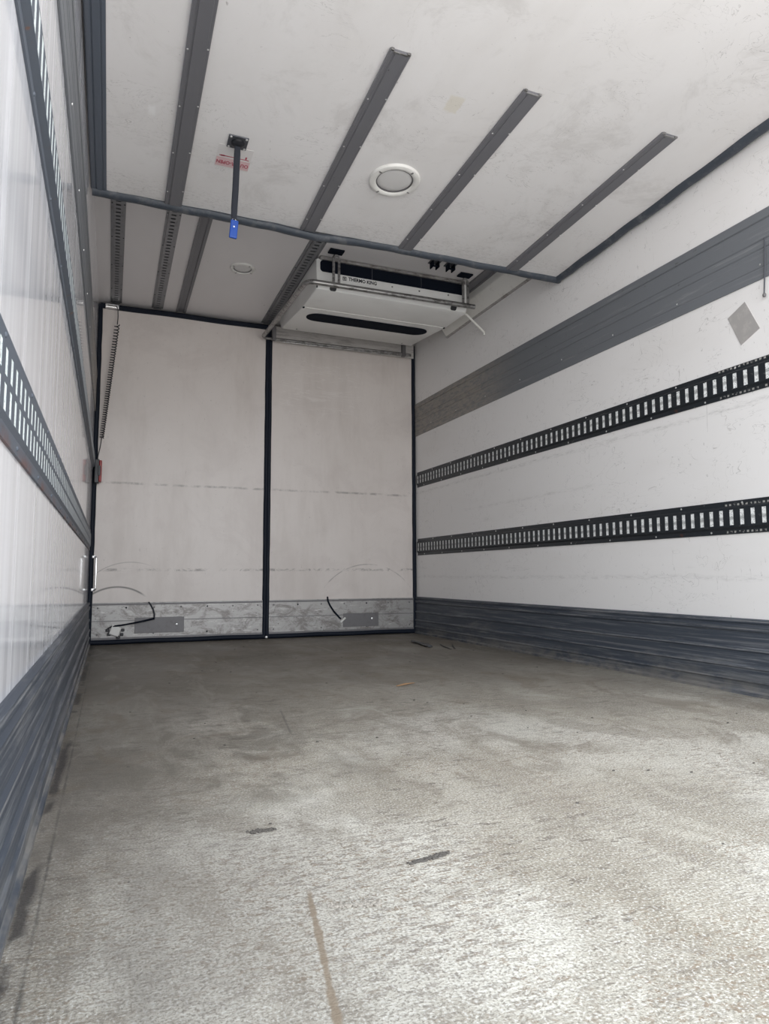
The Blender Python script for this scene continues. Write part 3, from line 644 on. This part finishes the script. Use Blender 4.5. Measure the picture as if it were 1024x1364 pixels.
# bent guard tube round the unit, hung on slotted brackets
gd = thing('guard_tube', 'bent steel guard tube wrapped around the cooling unit', 'guard rail', (1.16, 3.72, H))
bm = nb(); tube(bm, rounded([(1.13, .03, -.205), (0, .03, -.213), (0, 1.25, -.137)], .07, 10), .0155, 12)
obj('front_tube', bm, M_steel, gd, True)
bm = nb(); tube(bm, [(-.001, 1.18, -.141), (.006, 1.270, -.140), (.03, 1.288, -.139), (1.24, 1.29, -.125)], .011, 12)
tube(bm, [(.16, 1.292, -.150), (1.22, 1.292, -.137)], .006, 8)
obj('rear_tube', bm, M_steel, gd, True)
bm = nb(); prism(bm, [(1.300, -.03), (1.306, -.03), (1.306, -.150), (1.300, -.150)], .09, 1.27, 'X'); obj('rear_plate', bm, M_rear, gd)
for x in (.18, 1.06):
    b = nb(); z0 = -.008
    for dx in (-.017, .017): box(b, (x+dx-.0075, .018, -.215), (x+dx+.0075, .028, z0-.035), .0015)
    tube(b, [(x-.017+.017*(1-math.cos(a)), .024, z0-.036+.017*math.sin(a)) for a in [i*PI/10 for i in range(11)]], .0055, 8)
    box(b, (x-.012, .022, z0-.03), (x+.012, .026, z0-.018), .001)
    lb = obj('hanger_loop', b, M_steel, gd)
    obj('hanger_plate', box(nb(), (x-.045, -.005, -.010), (x+.045, .055, 0), .002), M_dark, lb)
for x in (.085, 1.17):
    b = nb(); box(b, (x-.014, 1.262, -.150), (x+.014, 1.300, -.04), .002); tube(b, [(x, 1.255, -.138), (x, 1.305, -.138)], .012, 10); obj('rear_clamp', b, M_plate, gd)
dp = obj('drain_pipe', tube(nb(), rounded([(2.27, 3.93, 2.235), (2.31, 3.90, 2.222), (2.441, 3.89, 2.112), (2.441, 3.89, 2.090)], .008), .0075, 10), M_trimw, None, True)
tag(dp, 'short white drain pipe leaving the cooling unit toward the right wall', 'pipe')

# ------------------------------------------------------------------ cord and switch box at the left end of the bulkhead
cc = thing('coiled_cord', 'black coiled cord hanging down the left bulkhead panel', 'cord', (.115, D-.075, H-.03))
bm = nb(); tube(bm, rounded([(-.02, .012, -.005), (.012, .012, -.02), (.016, 0, -.10), (.012, 0, -.15)], .02), .0032, 8); obj('cord_lead', bm, M_black, cc, True)
bm = nb(); pts = []; turns = 46; n = turns*10
for i in range(n+1):
    t = i/n; s = t**.88; cz = -.15-.82*s; cx_ = .012-.075*s; r = .0150-.003*t
    a = 2*PI*turns*t; pts.append((cx_+r*math.cos(a), r*math.sin(a), cz))
tube(bm, pts, .0036, 6); obj('cord_coil', bm, M_black, cc, True)
bm = nb(); tube(bm, [(-.063, 0, -.965), (-.070, .002, -1.03), (-.082, .010, -1.09), (-.088, .012, -1.16)], .003, 8); obj('cord_tail', bm, M_black, cc, True)
sw = thing('switch_box', 'red-fronted switch box on the left bulkhead edge below the coiled cord', 'switch', (.030, D-.055, 1.105))
obj('box_body', box(nb(), (-.016, -.030, 0), (.014, .026, .165), .004), M_black, sw)
bc = obj('box_cover', box(nb(), (.012, -.034, .008), (.030, .020, .158), .006, 3), M_red, sw)
bm = nb(); box(bm, (.006, -.038, .05), (.022, -.033, .12), .002); obj('rocker', bm, M_black, bc)

# ------------------------------------------------------------------ small things on the right wall
P = [Vector((W, y, z)) for y, z in ((1.891, 1.554), (1.831, 1.425), (1.919, 1.384), (1.975, 1.514))]
bm = nb(); A = [bm.verts.new(p) for p in P]; B2 = [bm.verts.new(p-Vector((.0015, 0, 0))) for p in P]
for i in range(4): bm.faces.new((A[i], A[(i+1) % 4], B2[(i+1) % 4], B2[i]))
bm.faces.new(A); bm.faces.new(B2[::-1])
tag(obj('wall_patch', bm, M_patch), 'tilted square grey patch stuck on the right wall', 'patch')
hc = thing('hanging_cord', 'thin grey cord with a knob hanging on the right wall near the patch', 'cord', (W-.012, 1.783, 1.70))
obj('cord', tube(nb(), [(.004, 0, .07), (0, 0, 0), (0, .004, -.06), (0, .012, -.15)], .0028, 8), M_grey, hc, True)
obj('knob', lathe(nb(), [(.001, -.016), (.006, -.013), (.007, -.006), (.004, 0), (.001, .002)], 12, Matrix.Translation((0, .012, -.15))), M_plate, hc, True)

# ------------------------------------------------------------------ litter on the floor
def stick(label, pts, r, mat, cat='debris', name='litter_stick', flat=.5):
    bm = nb(); tube(bm, pts, r, 7, flat); return tag(obj(name, bm, mat), label, cat)
bl = nb(); tube(bl, [(2.105, 4.36, .010), (2.10, 4.24, .011), (2.078, 4.10, .010), (2.060, 4.00, .012)], [.016, .014, .016, .013], 8, .5)
tube(bl, [(2.125, 4.18, .010), (2.09, 4.06, .011), (2.082, 4.01, .008)], .007, 6, .6)
tag(obj('broken_rail_piece', bl, M_black), 'black broken stick on the floor near the far right corner', 'debris')
stick('dark twig, left of the V-shaped pair on the far floor', [(2.21, 4.14, .004), (2.16, 3.98, .005), (2.14, 3.85, .004)], [.004, .006, .003], M_black, name='twig')
stick('dark twig, right of the V-shaped pair on the far floor', [(2.29, 4.12, .004), (2.22, 3.98, .005), (2.175, 3.86, .004)], [.003, .005, .003], M_black, name='twig')
stick('brown wood splinter on the floor below the right bulkhead panel', [(1.27, 2.68, .003), (1.32, 2.705, .005), (1.375, 2.73, .003)], [.004, .008, .002], M_wood, name='wood_splinter')
def crumbs(label, x0, y0, x1, y1, n, s, mat, name='grit_pile', wid=.008):
    bm = nb()
    for i in range(n):
        t = random.random(); x = x0+(x1-x0)*t; y = y0+(y1-y0)*t+random.gauss(0, wid); r = s*random.uniform(.4, 1)
        q = bmesh.new(); bmesh.ops.create_icosphere(q, subdivisions=1, radius=r)
        for v in q.verts: v.co *= random.uniform(.7, 1.2)
        merge(bm, q, Matrix.Translation((x+random.gauss(0, .003), y, r*.35)) @ Matrix.Rotation(random.random()*6, 4, 'Z') @ Matrix.Diagonal((1.5, 1, .6, 1)))
    o = tag(obj(name, bm, mat), label, 'debris'); o['kind'] = 'stuff'; return o
crumbs('strip of dark crumbs left of the middle of the near floor', .385, 1.287, .432, 1.285, 70, .0035, M_rock, wid=.003)
crumbs('longer strip of dark brown crumbs in the middle of the near floor', .602, 1.052, .682, 1.068, 120, .0035, M_rock, wid=.0025)
M_pale = Mat('pale_grit', (.34, .31, .27), .85)
crumbs('row of pale grey grit beside the cut in the near floor', .437, .966, .508, .944, 150, .0030, M_pale, wid=.0035)
bm = nb()
for i in range(90):
    x, y = random.uniform(.15, 2.35), random.uniform(.8, 4.6); r = random.uniform(.0012, .0034)
    q = bmesh.new(); bmesh.ops.create_icosphere(q, subdivisions=1, radius=r)
    merge(bm, q, Matrix.Translation((x, y, r*.4)) @ Matrix.Diagonal((1.6, 1, .6, 1)))
o = tag(obj('scattered_grit', bm, M_rock), 'fine dark grit scattered over the whole floor', 'grit'); o['kind'] = 'stuff'
